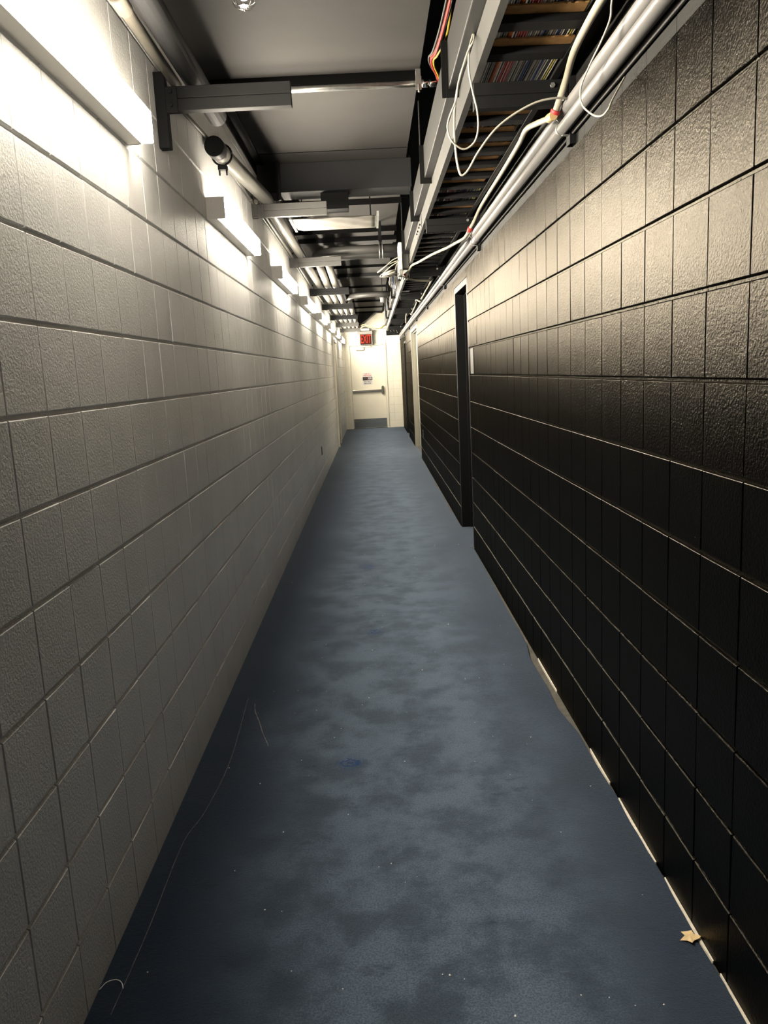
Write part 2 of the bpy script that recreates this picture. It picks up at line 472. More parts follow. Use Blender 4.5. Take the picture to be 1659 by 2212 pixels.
# pale glue strip showing between carpet and right wall
def glue(y0, y1, w, seed):
    rng = random.Random(seed); mb = MB()
    n = max(4, int((y1 - y0) / 0.05)); L_, R_ = [], []
    for i in range(n + 1):
        y = y0 + (y1 - y0) * i / n
        k = math.sin(math.pi * i / n) ** 0.5 if 0 < i < n else 0.1
        L_.append((0.759 - w * k * rng.uniform(0.7, 1.1), y)); R_.append((0.7615, y))
    mb.prism(L_ + R_[::-1], 'z', -0.009, 0.0022)
    return mb.build('trim_1', M['tack'], origin=None)
for i, (a, b, w) in enumerate(((1.25, 1.62, .005), (1.66, 1.98, .006), (2.05, 2.4, .006), (2.5, 2.75, .004), (3.3, 3.7, .003))):
    o = glue(a, b, w, i); o.name = 'trim_%d' % (i + 1); tag(o, kind='structure')
tag(MB().prism([(.735, 6.22), (.76, 6.19), (.80, 6.19), (.80, 6.24)], 'z', -0.009, 0.001).build('trim_6', M['concrete'], origin=None), kind='structure')
# ceiling slab, dark upper ceiling over the open slot
tag(MB().box(XL - 0.05, 0.317, YB, YE, ZC, ZC + 0.06).build('ceiling', M['ceiling'], origin=None), kind='structure')
tag(MB().box(0.30, XR + 0.05, YB, YE, ZU, ZU + 0.05).box(0.30, 0.316, YB, YE, ZC + 0.06, ZU).build('ceiling_upper', M['void'], origin=None), kind='structure')

# ------------------------------------------------------------------ doors
def rail_door(name, y0, y1, ztop, m, frame_m, recess, leaf=True):
    """door set back in the right wall: leaf plus a wrap-round steel frame"""
    leaf_o = MB().box(XR + recess, XR + recess + 0.045, y0 + 0.05, y1 - 0.05, 0.008, ztop - 0.05).build(name, m, origin=None, bevel=0.002)
    f = MB()
    f.box(XR + 0.001, XR + recess + 0.06, y0, y0 + 0.05, -0.008, ztop)
    f.box(XR + 0.001, XR + recess + 0.06, y1 - 0.05, y1, -0.008, ztop)
    f.box(XR + 0.001, XR + recess + 0.06, y0 + 0.05, y1 - 0.05, ztop - 0.05, ztop)
    f.box(XR + recess - 0.05, XR + recess - 0.002, y0 + 0.05, y0 + 0.066, -0.008, ztop - 0.05)
    f.box(XR + recess - 0.05, XR + recess - 0.002, y1 - 0.066, y1 - 0.05, -0.008, ztop - 0.05)
    f.box(XR + recess - 0.05, XR + recess - 0.002, y0 + 0.066, y1 - 0.066, ztop - 0.066, ztop - 0.05)
    fo = f.build('door_frame', frame_m, leaf_o, bevel=0.003)
    return tag(leaf_o, kind='structure'), fo
d1, f1 = rail_door('door_1', 6.19, 7.12, 2.15, M['black'], M['black'], 0.13)
MB().tube([(XR + .13, 6.33, 1.0), (XR + .09, 6.33, 1.0)], 0.012, 10).tube([(XR + .085, 6.33, 1.0), (XR + .085, 6.45, 1.0)], 0.009, 8).build('door_handle', M['black_gloss'], d1)
d2, f2 = rail_door('door_2', 13.05, 15.05, 2.20, M['door_putty'], M['door_putty'], 0.09)
for z in (1.15, 0.82):
    MB().box(XR + .075, XR + .092, 13.12, 13.15, z, z + .09).build('hinge', M['stainless'], d2, bevel=.002)
d3, f3 = rail_door('door_3', 17.45, 18.45, 2.12, M['black'], M['black'], 0.09)
MB().tube([(XR + .10, 17.6, 1.0), (XR + .05, 17.6, 1.0)], 0.012, 10).ball((XR + .04, 17.6, 1.0), 0.027).build('door_knob', M['chrome'], d3)
# flush door in the left wall
d4 = MB().box(XL - 0.04, XL + 0.012, DL[0] + 0.06, DL[1] - 0.03, 0.018, DL[3] - 0.05).build('door_4', M['door_grey'], origin=None, bevel=.002)
tag(d4, kind='structure')
MB().box(XL - 0.05, XL + 0.03, DL[0], DL[0] + .055, 0, DL[3]).box(XL - .05, XL + .03, DL[1] - .028, DL[1] + .02, 0, DL[3]) \
    .box(XL - .05, XL + .03, DL[0] + .055, DL[1] - .028, DL[3] - .045, DL[3]).build('door_frame', M['door_cream'], d4, bevel=.003)
# end door
d5 = MB().box(-0.555, 0.33, YE + 0.015, YE + 0.06, 0.012, 2.145).build('door_5', M['door_cream'], origin=None, bevel=.002)
tag(d5, kind='structure')
MB().box(-0.61, -0.558, YE - .02, YE + .08, -.008, 2.20).box(.333, .385, YE - .02, YE + .08, -.008, 2.20).box(-.558, .333, YE - .02, YE + .08, 2.15, 2.20) \
    .build('door_frame', M['door_cream'], d5, bevel=.004)
MB().box(-.548, .323, YE + .010, YE + .0149, .022, .255).build('kick_plate', M['stainless'], d5, bevel=.001)
pb = MB().box(-.535, .23, YE - .045, YE - .005, .955, 1.005).box(-.54, -.50, YE - .04, YE + .015, .95, 1.01).build('panic_bar', M['stainless'], d5, bevel=.006)
MB().box(.215, .275, YE - .055, YE + .0149, .90, 1.095).build('latch_case', M['stainless'], pb, bevel=.008)
cl = MB().box(-.40, -.19, YE - .055, YE + .0149, 2.035, 2.10).build('door_closer', M['housing'], d5, bevel=.008)
MB().tube([(-.25, YE - .03, 2.105), (.02, YE - .10, 2.115), (-.10, YE - .03, 2.17)], .009, 8).build('closer_arm', M['galv'], cl)

# fire-door notice
def text_mesh(body, size, m, name, parent, loc, rot=(math.pi / 2, 0, 0), extrude=0.0008, sx=1.0, width=None, weight=0.0):
    cu = bpy.data.curves.new(name, 'FONT'); cu.body = body; cu.size = size; cu.align_x = 'CENTER'; cu.align_y = 'CENTER'
    cu.extrude = extrude; cu.offset = weight
    ob = bpy.data.objects.new(name, cu); C.objects.link(ob)
    dg = bpy.context.evaluated_depsgraph_get()
    me = bpy.data.meshes.new_from_object(ob.evaluated_get(dg))
    bpy.data.objects.remove(ob); bpy.data.curves.remove(cu)
    me.name = name
    if width:
        w = max(v.co.x for v in me.vertices) - min(v.co.x for v in me.vertices); sx = width / w
    R = Matrix.Translation(loc) @ Matrix.Rotation(rot[0], 4, 'X') @ Matrix.Diagonal((sx, 1, 1, 1))
    off = Vector((0, 0, 0)); q = parent
    while q is not None: off += q.location; q = q.parent
    me.transform(Matrix.Translation(-off) @ R)
    me.materials.clear(); me.materials.append(m)
    o = bpy.data.objects.new(name, me); C.objects.link(o); o.parent = parent
    return o
YN = YE + 0.0145
nt_ = thing('door_notice', 'white fire-door notice with black icon band on the cream end door', 'sign', (-.135, YN, 1.14))
MB().box(-.265, -.005, YN - .003, YN, 1.14, 1.45).build('sheet', M['paper'], nt_)
text_mesh('THIS IS A', .040, M['print_red'], 'lettering', nt_, (-.135, YN - .004, 1.418), width=.16, weight=.001)
text_mesh('FIRE DOOR', .044, M['print_red'], 'lettering', nt_, (-.135, YN - .004, 1.373), width=.205, weight=.001)
bnd = MB().box(-.262, -.008, YN - .0045, YN - .003, 1.255, 1.345).build('icon_band', M['print_black'], nt_)
MB().box(-.142, -.132, YN - .0055, YN - .0045, 1.258, 1.342).build('divider', M['print_red'], bnd)
for cx in (-.095, -.045):
    MB().prism([(cx + .017 * math.cos(t) * (0.8 if math.sin(t) < 0 else 1), 1.302 + .036 * math.sin(t)) for t in [k * math.pi / 8 for k in range(16)]], 'y', YN - .0055, YN - .0045).build('figure_icon', M['paper'], bnd)
fl = MB()
for k in range(3):
    fl.tube([(-.245 + .0 * k, YN - .005, 1.272 + .014 * k), (-.225, YN - .005, 1.30 + .01 * k), (-.185, YN - .005, 1.312 + .006 * k), (-.162, YN - .005, 1.285 + .01 * k)], .003, 6, smooth=4)
fl.build('flame_icon', M['rail'], bnd)
text_mesh('DO NOT', .048, M['print_black'], 'lettering', nt_, (-.135, YN - .004, 1.225), width=.20, weight=.001)
text_mesh('BLOCK', .048, M['print_black'], 'lettering', nt_, (-.135, YN - .004, 1.176), width=.18, weight=.0015)

# exit sign
ex = thing('exit_sign', 'glowing red exit sign in grey housing above the end door', 'sign', (-.13, YE - .15, 2.16))
YX = YE - .16
MB().box(-.295, .045, YX, YX + .09, 2.16, 2.46).build('housing', M['sign_grey'], ex, bevel=.006)
MB().box(-.335, .055, YX - .03, YX + .10, 2.43, 2.505).build('hood', M['sign_grey'], ex, bevel=.006)
MB().box(-.24, -.02, YX + .02, YE - .003, 2.506, 2.58).build('mounting_canopy', M['housing'], ex, bevel=.006)
pn = MB().box(-.268, .018, YX - .006, YX, 2.17, 2.425).build('face_panel', M['sign_back'], ex, bevel=.002)
text_mesh('EXIT', .30, M['red'], 'lettering', pn, (-.125, YX - .008, 2.297), width=.258, extrude=.002, weight=.0005)

# ------------------------------------------------------------------ wall lights (left)
def wall_light(y0, n, label):
    t = thing('linear_wall_light', label, 'light', (XL, y0, 2.222), 'linear lights along the grey wall')
    y1 = y0 + 1.21
    # enamel channel against the wall
    MB().box(XL + .0005, XL + .050, y0 + .0035, y1 - .0035, 2.222, 2.318).build('channel', M['housing'], t, bevel=.002)
    # wrap lens: face, underside lip and top lip
    ln = MB().prism([(XL + .0505, 2.223), (XL + .082, 2.222), (XL + .0875, 2.226), (XL + .0875, 2.316), (XL + .082, 2.320), (XL + .0505, 2.319)], 'y', y0 + .0035, y1 - .006).build('lens', M['lens'], t)
    ln.data.materials.append(M['lens_lip']); ln.data.materials.append(M['lens_top']); ln.data.materials.append(M['lens_end'])
    for f in ln.data.polygons:
        if f.normal.z < -.9: f.material_index = 1
        elif f.normal.z > .9: f.material_index = 2
        elif f.normal.y > .9: f.material_index = 3
    c = MB().box(XL + .0005, XL + .089, y0, y0 + .003, 2.221, 2.321).build('end_plate', M['cap'], t)
    for sx_, sz_ in ((.028, 2.30), (.030, 2.245)):
        MB().tube([(XL + sx_, y0 - .002, sz_), (XL + sx_, y0 + .001, sz_)], .003, 8).build('screw', M['galv'], c)
    MB().box(XL + .0005, XL + .050, y1 - .003, y1, 2.221, 2.321).build('end_plate', M['cap'], t)
    return t
L0 = wall_light(1.475, 0, 'bright linear wall light at the top left, nearest the camera, cut by the photo edge')
for k in range(1, 8):
    c = copy_tree(L0)
    c.location.y = 1.475 + 2.4375 * k
    c['label'] = '%s linear wall light from the camera along the grey wall%s' % (ORD[k], ', beside the exit sign' if k == 7 else '')

def short_end_light():
    t = thing('linear_wall_light', 'short linear wall light squeezed in the far left corner by the end wall', 'light', (XL, 19.92, 2.222), 'linear lights along the grey wall')
    MB().box(XL + .0005, XL + .050, 19.9235, 20.433, 2.222, 2.318).build('channel', M['housing'], t, bevel=.002)
    MB().prism([(XL + .0505, 2.223), (XL + .082, 2.222), (XL + .0875, 2.226), (XL + .0875, 2.316), (XL + .082, 2.320), (XL + .0505, 2.319)], 'y', 19.9235, 20.433).build('lens', M['lens_dim'], t)
    MB().box(XL + .0005, XL + .089, 19.92, 19.923, 2.221, 2.321).build('end_plate', M['cap'], t)
    MB().box(XL + .0005, XL + .089, 20.4335, 20.4365, 2.221, 2.321).build('end_plate', M['cap'], t)
short_end_light()

# ------------------------------------------------------------------ left strut brackets
ARMS = [(3.10, 2.535, 'd'), (5.47, 2.602, 'm'), (7.87, 2.588, 'm'), (10.32, 2.55, 'd'), (12.77, 2.56, 'd'), (15.22, 2.56, 'd'), (17.62, 2.56, 'm'), (20.0, 2.565, 'm')]
def channel_arm(mb, x0, x1, y, zt):
    """back to back strut: two 41 mm channels with rolled lips and a shadow line between"""
    for zb in (zt - .041, zt - .084):
        mb.box(x0, x1, y, y + .041, zb, zb + .041)
    mb.box(x0 + .002, x1 - .002, y + .004, y + .037, zt - .0435, zt - .0405)
def strut_bracket(i, y, zt, tone):
    m = M['steel_dark'] if tone == 'd' else M['steel_mid']  # arms share one dark paint; the grey tone stands for lamplight on them
    extra = {0: 'dark ', 1: 'grey '}.get(i, 'dark ' if tone == 'd' else 'grey ')
    t = thing('strut_bracket', '%s%s wall bracket arm from the camera holding conduits on left wall' % (extra, ORD[i]), 'bracket', (XL, y, zt - .25), 'strut brackets on the grey wall')
    zb = zt - (.21 if i == 0 else .085)
    MB().box(XL + .0005, XL + .042, y + .006, y + .047, zb, zt + .055).build('post', m, t, bevel=.003)
    a = MB(); channel_arm(a, XL + .0425, XL + .505, y, zt)
    a.build('arm', m, t, bevel=.0025)
    g = MB().box(XL + .0425, XL + .085, y - .004, y - .0005, zt - .092, zt - .002)
    g.build('gusset_plate', m, t, bevel=.001)
    for z in (zt - .02, zt - .066): MB().tube([(XL + .062, y - .012, z), (XL + .062, y - .0045, z)], .007, 6).build('bolt', m, t)
for i, (y, zt, tn) in enumerate(ARMS): strut_bracket(i, y, zt, tn)

def conduit(name, label, cat, pts, r, m, couplings=(), group=None, seg=16, smooth=0, cm=None):
    t = thing(name, label, cat, pts[0], group)
    MB().tube(pts, r, seg, smooth=smooth).build('pipe', m, t)
    for (p, q, k) in couplings:
        MB().tube([p, q], r * k, seg).build('coupling', cm or m, t, bevel=.0015)
    return t
def along(x, r, ys, y_end=20.4, x0=None):
    pts = []
    for y in ys:
        z = [a[1] for a in ARMS if abs(a[0] - y) < 0.01]
        pts.append((x, y + .02, (z[0] if z else 2.56) + r + .0012))
    return pts
AY = [a[0] for a in ARMS]
# pale conduit that passes over the first bracket
conduit('conduit', 'pale conduit with a coupling at the top left, ending above the first bracket', 'conduit',
        [(-.678, -2.9, 2.557), (-.678, 3.16, 2.557)], .0195, M['emt_lamplit'], [((-.678, 2.44, 2.557), (-.678, 2.54, 2.557), 1.25)])
# dark wide pipe above the first bracket
conduit('conduit', 'wide dark grey pipe overhead beside left wall, ending just past the first bracket', 'conduit',
        [(-.612, -2.9, 2.58), (-.612, 3.60, 2.58)], .042, M['pipe_dark'], [])
# thin lit conduit close to the wall
pts = [(-.738, 3.15, 2.552), (-.741, 4.2, 2.63), (-.741, 4.8, 2.632)] + [(-.740, y + .02, z + .0105) for (y, z, _) in ARMS[1:]] + [(-.740, 20.57, 2.58)]
conduit('conduit', 'thin pale conduit tight against the grey wall above the wall lights', 'conduit', pts, .009, M['emt'],
        [((-.740, 5.36, 2.6145), (-.740, 5.42, 2.6135), 1.3), ((-.740, 7.70, 2.599), (-.740, 7.76, 2.599), 1.3)])
pts = [(-.716, 5.45, 2.618)] + [(-.716, y + .02, z + .014) for (y, z, _) in ARMS[1:]] + [(-.713, 20.57, 2.583)]
conduit('conduit', 'slim pale conduit between the wall conduit and the wide pale pipe', 'conduit', pts, .0125, M['emt'], [])
# wide pipe with black end cap
R1 = .0425
pts = [(-.700, 4.02, 2.565), (-.690, 4.5, 2.595)] + [(-.656, 5.49, 2.604 + R1)] + [(-.645, 7.89, 2.590 + R1)] + [(-.622, y + .02, z + R1 + .0012) for (y, z, _) in ARMS[3:]] + [(-.62, 20.57, 2.60)]
big = conduit('conduit', 'wide pale pipe starting at a black end cap below the second bracket', 'conduit', pts, R1, M['emt'], [((-.622, 11.0, 2.596), (-.622, 11.12, 2.596), 1.1)])
capm = MB().tube([(-.7005, 3.965, 2.562), (-.700, 4.06, 2.567)], .0475, 24).build('end_cap', M['black'], big, bevel=.004)
hg = MB()
hg.tube([(-.7, 4.16, 2.5) if False else (-.699 + .050 * math.cos(a), 4.16, 2.573 + .050 * math.sin(a)) for a in [k * math.pi / 12 for k in range(25)]], .005, 8)
hg.box(-.722, -.676, 4.145, 4.175, 2.500, 2.520)
for dx in (-.018, .018): hg.tube([(-.699 + dx, 4.16, 2.522), (-.699 + dx, 4.16, 2.475)], .005, 6)
hg.build('hanger_ring', M['black'], big)
# three sweeping conduits from the tray side
def sweep(label, yrun, x, z, x_end, i0, R=.36):
    pts = [(x_end, yrun, z)]
    n = 8
    pts.append((x + R + .12, yrun, z))
    for k in range(n + 1):
        a = math.pi / 2 * k / n
        pts.append((x + R - R * math.sin(a), yrun + R - R * math.cos(a), z))
    straight = [(x, y + .02, zz + R1 + .0012) for (y, zz, _) in ARMS[i0:]] + [(x, 20.57, 2.60)]
    t = thing('conduit', label, 'conduit', pts[0])
    MB().tube(pts, R1, 16).build('sweep_bend', M['steel_mid'], t)
    MB().tube([pts[-1]] + [s for s in straight if s[1] > pts[-1][1] + .05], R1 * .98, 16).build('pipe', M['emt'], t)
    return t
sweep('dark conduit sweeping out of the tray, nearer of the two beside the junction box', 8.02, -.522, 2.662, .354, 3)
sweep('dark conduit sweeping out of the tray, farther of the two beside the junction box', 8.36, -.420, 2.660, .354, 3)
sweep('dark curved conduit far down the hall above the white cup-shaped sensor', 12.55, -.318, 2.66, .34, 5)
hc = thing('conduit_hanger', 'dark hanger clamp around the two sweeping conduits, hung from ceiling', 'bracket', (.145, 8.02, 2.6))
MB().box(.128, .165, 7.99, 8.40, 2.708, 2.722).box(.13, .163, 8.17, 8.20, 2.722, 2.9495).build('strap', M['steel_dark'], hc, bevel=.002)
MB().tube([(.132, 7.966, 2.56), (.132, 7.966, 2.72)], .005, 6).build('threaded_rod', M['galv'], hc)
MB().tube([(.162, 7.966, 2.56), (.162, 7.966, 2.72)], .005, 6).build('threaded_rod', M['galv'], hc)

# ------------------------------------------------------------------ ceiling steel
def angle_bar(label, y, x0, x1, zt=ZC, h=.045, w=.05):
    o = MB().prism([(y, zt), (y + w, zt), (y + w, zt - .006), (y + .006, zt - .006), (y + .006, zt - h), (y, zt - h)], 'x', x0, x1).build('angle_bar', M['black'])
    return tag(o, label, 'steel bar', 'angle bars under the ceiling')
for k, (y, x1) in enumerate(((4.24, .312), (7.12, .33), (8.47, .33), (11.35, .33), (14.0, .33), (16.8, .32), (18.4, .32), (19.85, .32))):
    angle_bar('%s black angle bar under the ceiling from the camera%s' % (ORD[k], ', just above the steel conduit' if k == 0 else ''), y, XL + .002, x1, ZC - .0005, .05 if k < 3 else .035, .06 if k < 3 else .045)
seam = MB().box(XL + .01, .312, 5.60, 5.604, ZC - .004, ZC - .0005).build('ceiling_seam', M['black'])
tag(seam, 'thin dark seam across the ceiling in front of the charcoal beam', 'seam')
b1 = MB().box(XL + .002, .35, 5.86, 6.12, 2.755, ZC - .001).build('ceiling_beam', M['beam_dark'], bevel=.002)
tag(b1, 'wide charcoal ceiling beam, nearest beam to the camera', 'beam')
stub = MB().box(-.615, -.585, 5.835, 5.8595, 2.70, ZC - .001).build('beam_stiffener', M['beam_dark'])
tag(stub, 'narrow vertical strip against the near face of the charcoal beam', 'steel strip')
b2 = MB().box(XL + .002, .345, 9.02, 9.20, 2.90, ZC - .001).build('ceiling_beam', M['beam_dark'], bevel=.002)
tag(b2, 'dark ceiling beam behind the coil of white cable', 'beam')
b3 = MB().box(XL + .002, .345, 12.25, 12.45, 2.90, ZC - .001).build('ceiling_beam', M['beam_dark'], bevel=.002)
tag(b3, 'dark ceiling beam far down the hall, just before the cup-shaped sensor', 'beam')
bx = thing('box', 'black metal box hanging under the charcoal beam', 'box', (-.21, 6.05, 2.65))
MB().box(-.304, -.112, 5.93, 6.10, 2.645, 2.7545).build('body', M['black'], bx, bevel=.003)
MB().box(-.308, -.108, 5.925, 5.9295, 2.640, 2.7545).build('cover', M['black'], bx, bevel=.002)
# pale square panel hung below the deck
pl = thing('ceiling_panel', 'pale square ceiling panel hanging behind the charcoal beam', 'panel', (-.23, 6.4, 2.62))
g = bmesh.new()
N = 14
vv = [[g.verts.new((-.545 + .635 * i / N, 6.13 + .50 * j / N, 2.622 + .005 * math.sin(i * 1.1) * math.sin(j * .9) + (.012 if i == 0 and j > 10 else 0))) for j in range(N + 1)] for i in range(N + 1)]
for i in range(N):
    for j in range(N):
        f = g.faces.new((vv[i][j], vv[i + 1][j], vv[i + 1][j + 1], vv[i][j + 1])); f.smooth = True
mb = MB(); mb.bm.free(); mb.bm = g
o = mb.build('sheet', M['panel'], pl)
so = o.modifiers.new('thick', 'SOLIDIFY'); so.thickness = .004; so.offset = 0
for x in (-.565, .094): MB().box(x, x + .016, 6.12, 6.64, 2.615, 2.65).build('edge_rail', M['galv'], pl)
for x in (-.5, .05):
    for y in (6.16, 6.6): MB().tube([(x, y, 2.6285), (x, y, ZC - .001)], .004, 6).build('hanger_rod', M['black'], pl)
# steel conduit across the ceiling with its clip and connector
ec = conduit('steel_conduit', 'bright steel conduit crossing under the first ceiling bar', 'conduit', [(-.72, 4.20, 2.872), (.335, 4.20, 2.872)], .0148, M['galv'],
             [((.325, 4.20, 2.872), (.352, 4.20, 2.872), 1.35), ((.362, 4.20, 2.872), (.395, 4.20, 2.872), 1.25)], cm=M['chrome'])
MB().tube([(.35, 4.20, 2.872), (.41, 4.20, 2.872)], .012, 12).build('connector_nipple', M['chrome'], ec)
MB().box(.293, .317, 4.180, 4.222, 2.888, 2.935).box(.290, .320, 4.178, 4.184, 2.838, 2.900).tube([(.305, 4.176, 2.862), (.305, 4.176, 2.825)], .006, 6).build('beam_clip', M['galv'], ec, bevel=.001)
# sprinkler in a wire guard
sp = thing('sprinkler', 'sprinkler head in a bright wire guard at top of the photo', 'sprinkler', (-.428, 3.36, ZC))
MB().tube([(-.428, 3.36, ZC - .0005), (-.428, 3.36, 2.925)], .012, 12).tube([(-.428, 3.36, 2.906), (-.428, 3.36, 2.902)], .018, 12).build('head', M['chrome'], sp)
gd = MB()
for k in range(4):
    a = k * math.pi / 4
    cx, cy = math.cos(a), math.sin(a)
    gd.tube([(-.428 + .043 * cx * q, 3.36 + .043 * cy * q, z) for q, z in ((.9, 2.949), (1, 2.925), (.95, 2.905), (.55, 2.893), (0, 2.889), (-.55, 2.893), (-.95, 2.905), (-1, 2.925), (-.9, 2.949))], .0016, 6, smooth=4)
gd.tube([(-.428 + .043 * math.cos(k * math.pi / 10), 3.36 + .043 * math.sin(k * math.pi / 10), 2.922) for k in range(21)], .0016, 6)
gd.ball((-.428, 3.36, 2.888), .005)
gd.build('wire_guard', M['chrome'], sp)
# angle along the wall top
wa = MB().prism([(XL + .001, ZC - .0005), (XL + .06, ZC - .0005), (XL + .06, ZC - .006), (XL + .007, ZC - .006), (XL + .007, ZC - .07), (XL + .001, ZC - .07)], 'y', 4.30, 5.855).build('angle_bar', M['black'])
tag(wa, 'black angle running along the top of the grey wall up to the charcoal beam', 'steel bar')

# ------------------------------------------------------------------ right side: trapeze supports, pipes
TY = [2.92, 5.36, 7.80, 10.24, 12.68, 15.12, 17.56, 20.0]
def trapeze(i, y):
    t = thing('tray_support', '%s dark double strut under the cable tray from the camera' % ORD[i], 'bracket', (.57, y, 2.24), 'struts under the cable tray')
    a = MB(); channel_arm(a, .405, .735, y, 2.4355); a.build('crossbar', M['steel_dark'], t, bevel=.0025)
    w_ = MB().box(.7395, .7430, y - .004, y + .046, 2.222, 2.56)
    for ya in (y - .004, y + .0425):
        w_.box(.7430, .7618, ya, ya + .0035, 2.222, 2.252).box(.7430, .7618, ya, ya + .0035, 2.272, 2.56)
    w_.build('wall_post', M['steel_dark'], t)
    MB().box(.7360, .7392, y + .002, y + .040, 2.35, 2.44).build('slot_plate', M['black_gloss'], t)
    MB().tube([(.68, y - .008, 2.415), (.68, y - .0005, 2.415)], .009, 6).build('bolt', M['galv'], t)
    MB().tube([(.7415, y - .012, 2.37), (.7415, y - .0045, 2.37)], .006, 6).build('bolt', M['galv'], t)
    for zc, xc in ((2.278, .720), (2.322, .720)):
        c = MB()
        c.tube([(xc + .0235 * math.cos(a), y + .02, zc + .0235 * math.sin(a)) for a in [math.pi / 2 + k * math.pi / 10 for k in range(11)]], .0025, 6)
        if zc < 2.3: c.box(.718, .7390, y + .012, y + .028, 2.2530, 2.2575)
        c.build('pipe_clamp', M['galv'], t)
for i, y in enumerate(TY): trapeze(i, y)
RP = .0212
lower = conduit('plastic_pipe', 'lower of the two white plastic pipes along the black wall', 'pipe', [(.720, 1.905, 2.278), (.720, 19.3, 2.278)], RP, M['pvc'],
                [((.720, 5.18, 2.278), (.720, 5.32, 2.278), 1.12), ((.720, 8.9, 2.278), (.720, 9.05, 2.278), 1.12), ((.720, 14.2, 2.278), (.720, 14.4, 2.278), 1.12)], 'white plastic pipes along the black wall', 24)
MB().tube([(.720, 1.79, 2.278), (.720, 1.905, 2.278)], RP * 1.18, 24).build('end_socket', M['pvc'], lower, bevel=.002)
MB().tube([(.720, 1.62, 2.278), (.720, 1.79, 2.278)], RP * 1.12, 24).build('black_sleeve', M['black_gloss'], lower)
conduit('plastic_pipe', 'upper of the two white plastic pipes along the black wall, behind the lower one', 'pipe', [(.720, -2.9, 2.326), (.720, 19.2, 2.326)], RP, M['pvc'],
        [((.720, 10.6, 2.326), (.720, 10.8, 2.326), 1.12)], 'white plastic pipes along the black wall', 24)
conduit('wall_conduit', 'thin white conduit on the wall just below the white plastic pipes', 'conduit', [(.752, -2.9, 2.262), (.752, 20.57, 2.262)], .0078, M['pvc'], [], None, 10)

# ------------------------------------------------------------------ cable tray
RX0, RX1 = .400, .700
tr = thing('cable_tray', 'long grey ladder cable tray overhead along the black wall', 'cable tray', (.55, 0, 2.437))
for x, s in ((RX0, 1), (RX1, -1)):
    poly = [(x, 2.437), (x + s * .024, 2.437), (x + s * .024, 2.441), (x + s * .003, 2.441), (x + s * .003, 2.536), (x + s * .024, 2.536), (x + s * .024, 2.540), (x, 2.540)]
    MB().prism(poly, 'y', -2.5, 19.5).build('side_rail', M['rail'] if s > 0 else M['steel_dark'], tr)
RY = [2.48 + .2286 * k for k in range(-9, 74)]
rung0 = None
for y in RY:
    if any(abs(y + .03 - t - .02) < .05 for t in TY): continue
    if rung0 is None:
        rung0 = MB().prism([(y, 2.446), (y + .06, 2.446), (y + .06, 2.466), (y + .055, 2.47), (y + .005, 2.47), (y, 2.466)], 'x', RX0 + .0035, RX1 - .0035).build('rung', M['steel_dark'], tr)
        y_first = y
    else:
        c = rung0.copy(); C.objects.link(c); c.location.y += y - y_first
sp_ = MB().box(RX0 - .004, RX0 - .0005, 5.70, 6.25, 2.445, 2.535)
pl_ = sp_.build('splice_plate', M['rail'], tr, bevel=.001)
for y in (5.78, 5.9, 6.05, 6.17): MB().tube([(RX0 - .012, y, 2.475), (RX0 - .0045, y, 2.475)], .007, 6).build('splice_bolt', M['steel_dark'], pl_)
# cardboard strips tucked under the cables
def cardboard(i, y, w):
    rng = random.Random(40 + i)
    n = 26
    xa, xb = RX0 + .006, RX1 - .006 - (.02 if i % 2 else 0)
    near = [(xa + (xb - xa) * k / n, y - w * rng.uniform(.94, 1.06)) for k in range(n + 1)]
    far = [(xa + (xb - xa) * k / n, y + .012 + rng.uniform(-.004, .004)) for k in range(n + 1)]
    o = MB().prism(near + far[::-1], 'z', 2.4712, 2.4757).build('cardboard_strip', M['card'])
    return o
CARD = [(2.2514, .05), (2.48, .05), (2.7086, .05), (3.166, .045), (3.3944, .05), (3.623, .05), (3.8516, .05), (4.0802, .05), (4.3088, .05), (4.5374, .045), (5.2232, .04)]
for i, (y, w) in enumerate(CARD):
    lab = 'brown cardboard strip under the cables on the tray, %s from the camera' % ORD[i]
    tag(cardboard(i, y, w), lab, 'cardboard', 'cardboard strips in the cable tray')
# crumpled kraft paper
g = MB(); rng = random.Random(9)
n, m_ = 16, 6
vs = [[g.bm.verts.new((.43 + .26 * i / n, 7.10 + .32 * j / m_, 2.486 + rng.uniform(-.010, .018))) for j in range(m_ + 1)] for i in range(n + 1)]
for i in range(n):
    for j in range(m_): g.bm.faces.new((vs[i][j], vs[i + 1][j], vs[i + 1][j + 1], vs[i][j + 1]))
o = g.build('crumpled_paper', M['card'])
so = o.modifiers.new('thick', 'SOLIDIFY'); so.thickness = .002
tag(o, 'crumpled brown paper in the tray behind the white junction box', 'paper')
# data cables lying in the tray
rng = random.Random(11)
seq = ['grey', 'dark', 'grey', 'white', 'grey', 'dark', 'grey', 'orange', 'dark', 'red', 'red', 'red', 'red', 'grey', 'white', 'grey', 'white', 'grey', 'grey', 'blue', 'dark',
       'grey', 'white', 'grey', 'white', 'blue', 'grey', 'white', 'dark', 'white', 'yellow', 'white']
x = RX0 + .020
for i, cn in enumerate(seq):
    r = .0105 if cn == 'orange' else rng.uniform(.0028, .0040)
    x += r + .0005
    pts = []
    for k in range(26):
        y = -1.2 + k * .36
        pts.append((x + rng.uniform(-.0012, .0012), y, 2.4775 + r + rng.uniform(0.0, .0012)))
    o = MB().tube(pts, r, 6, smooth=2).build('data_cable', M['jacket_' + cn])
    if cn == 'orange': lab = 'thick orange cable lying in the ladder tray'
    elif cn == 'yellow': lab = 'yellow data cable lying in the ladder tray'
    else: lab = '%s data cable lying among others in the ladder tray' % cn
    tag(o, lab, 'cable', 'data cables lying in the tray' if cn in ('orange', 'yellow') else '%s data cables in the tray' % cn)
    x += r + rng.uniform(.0001, .0012)

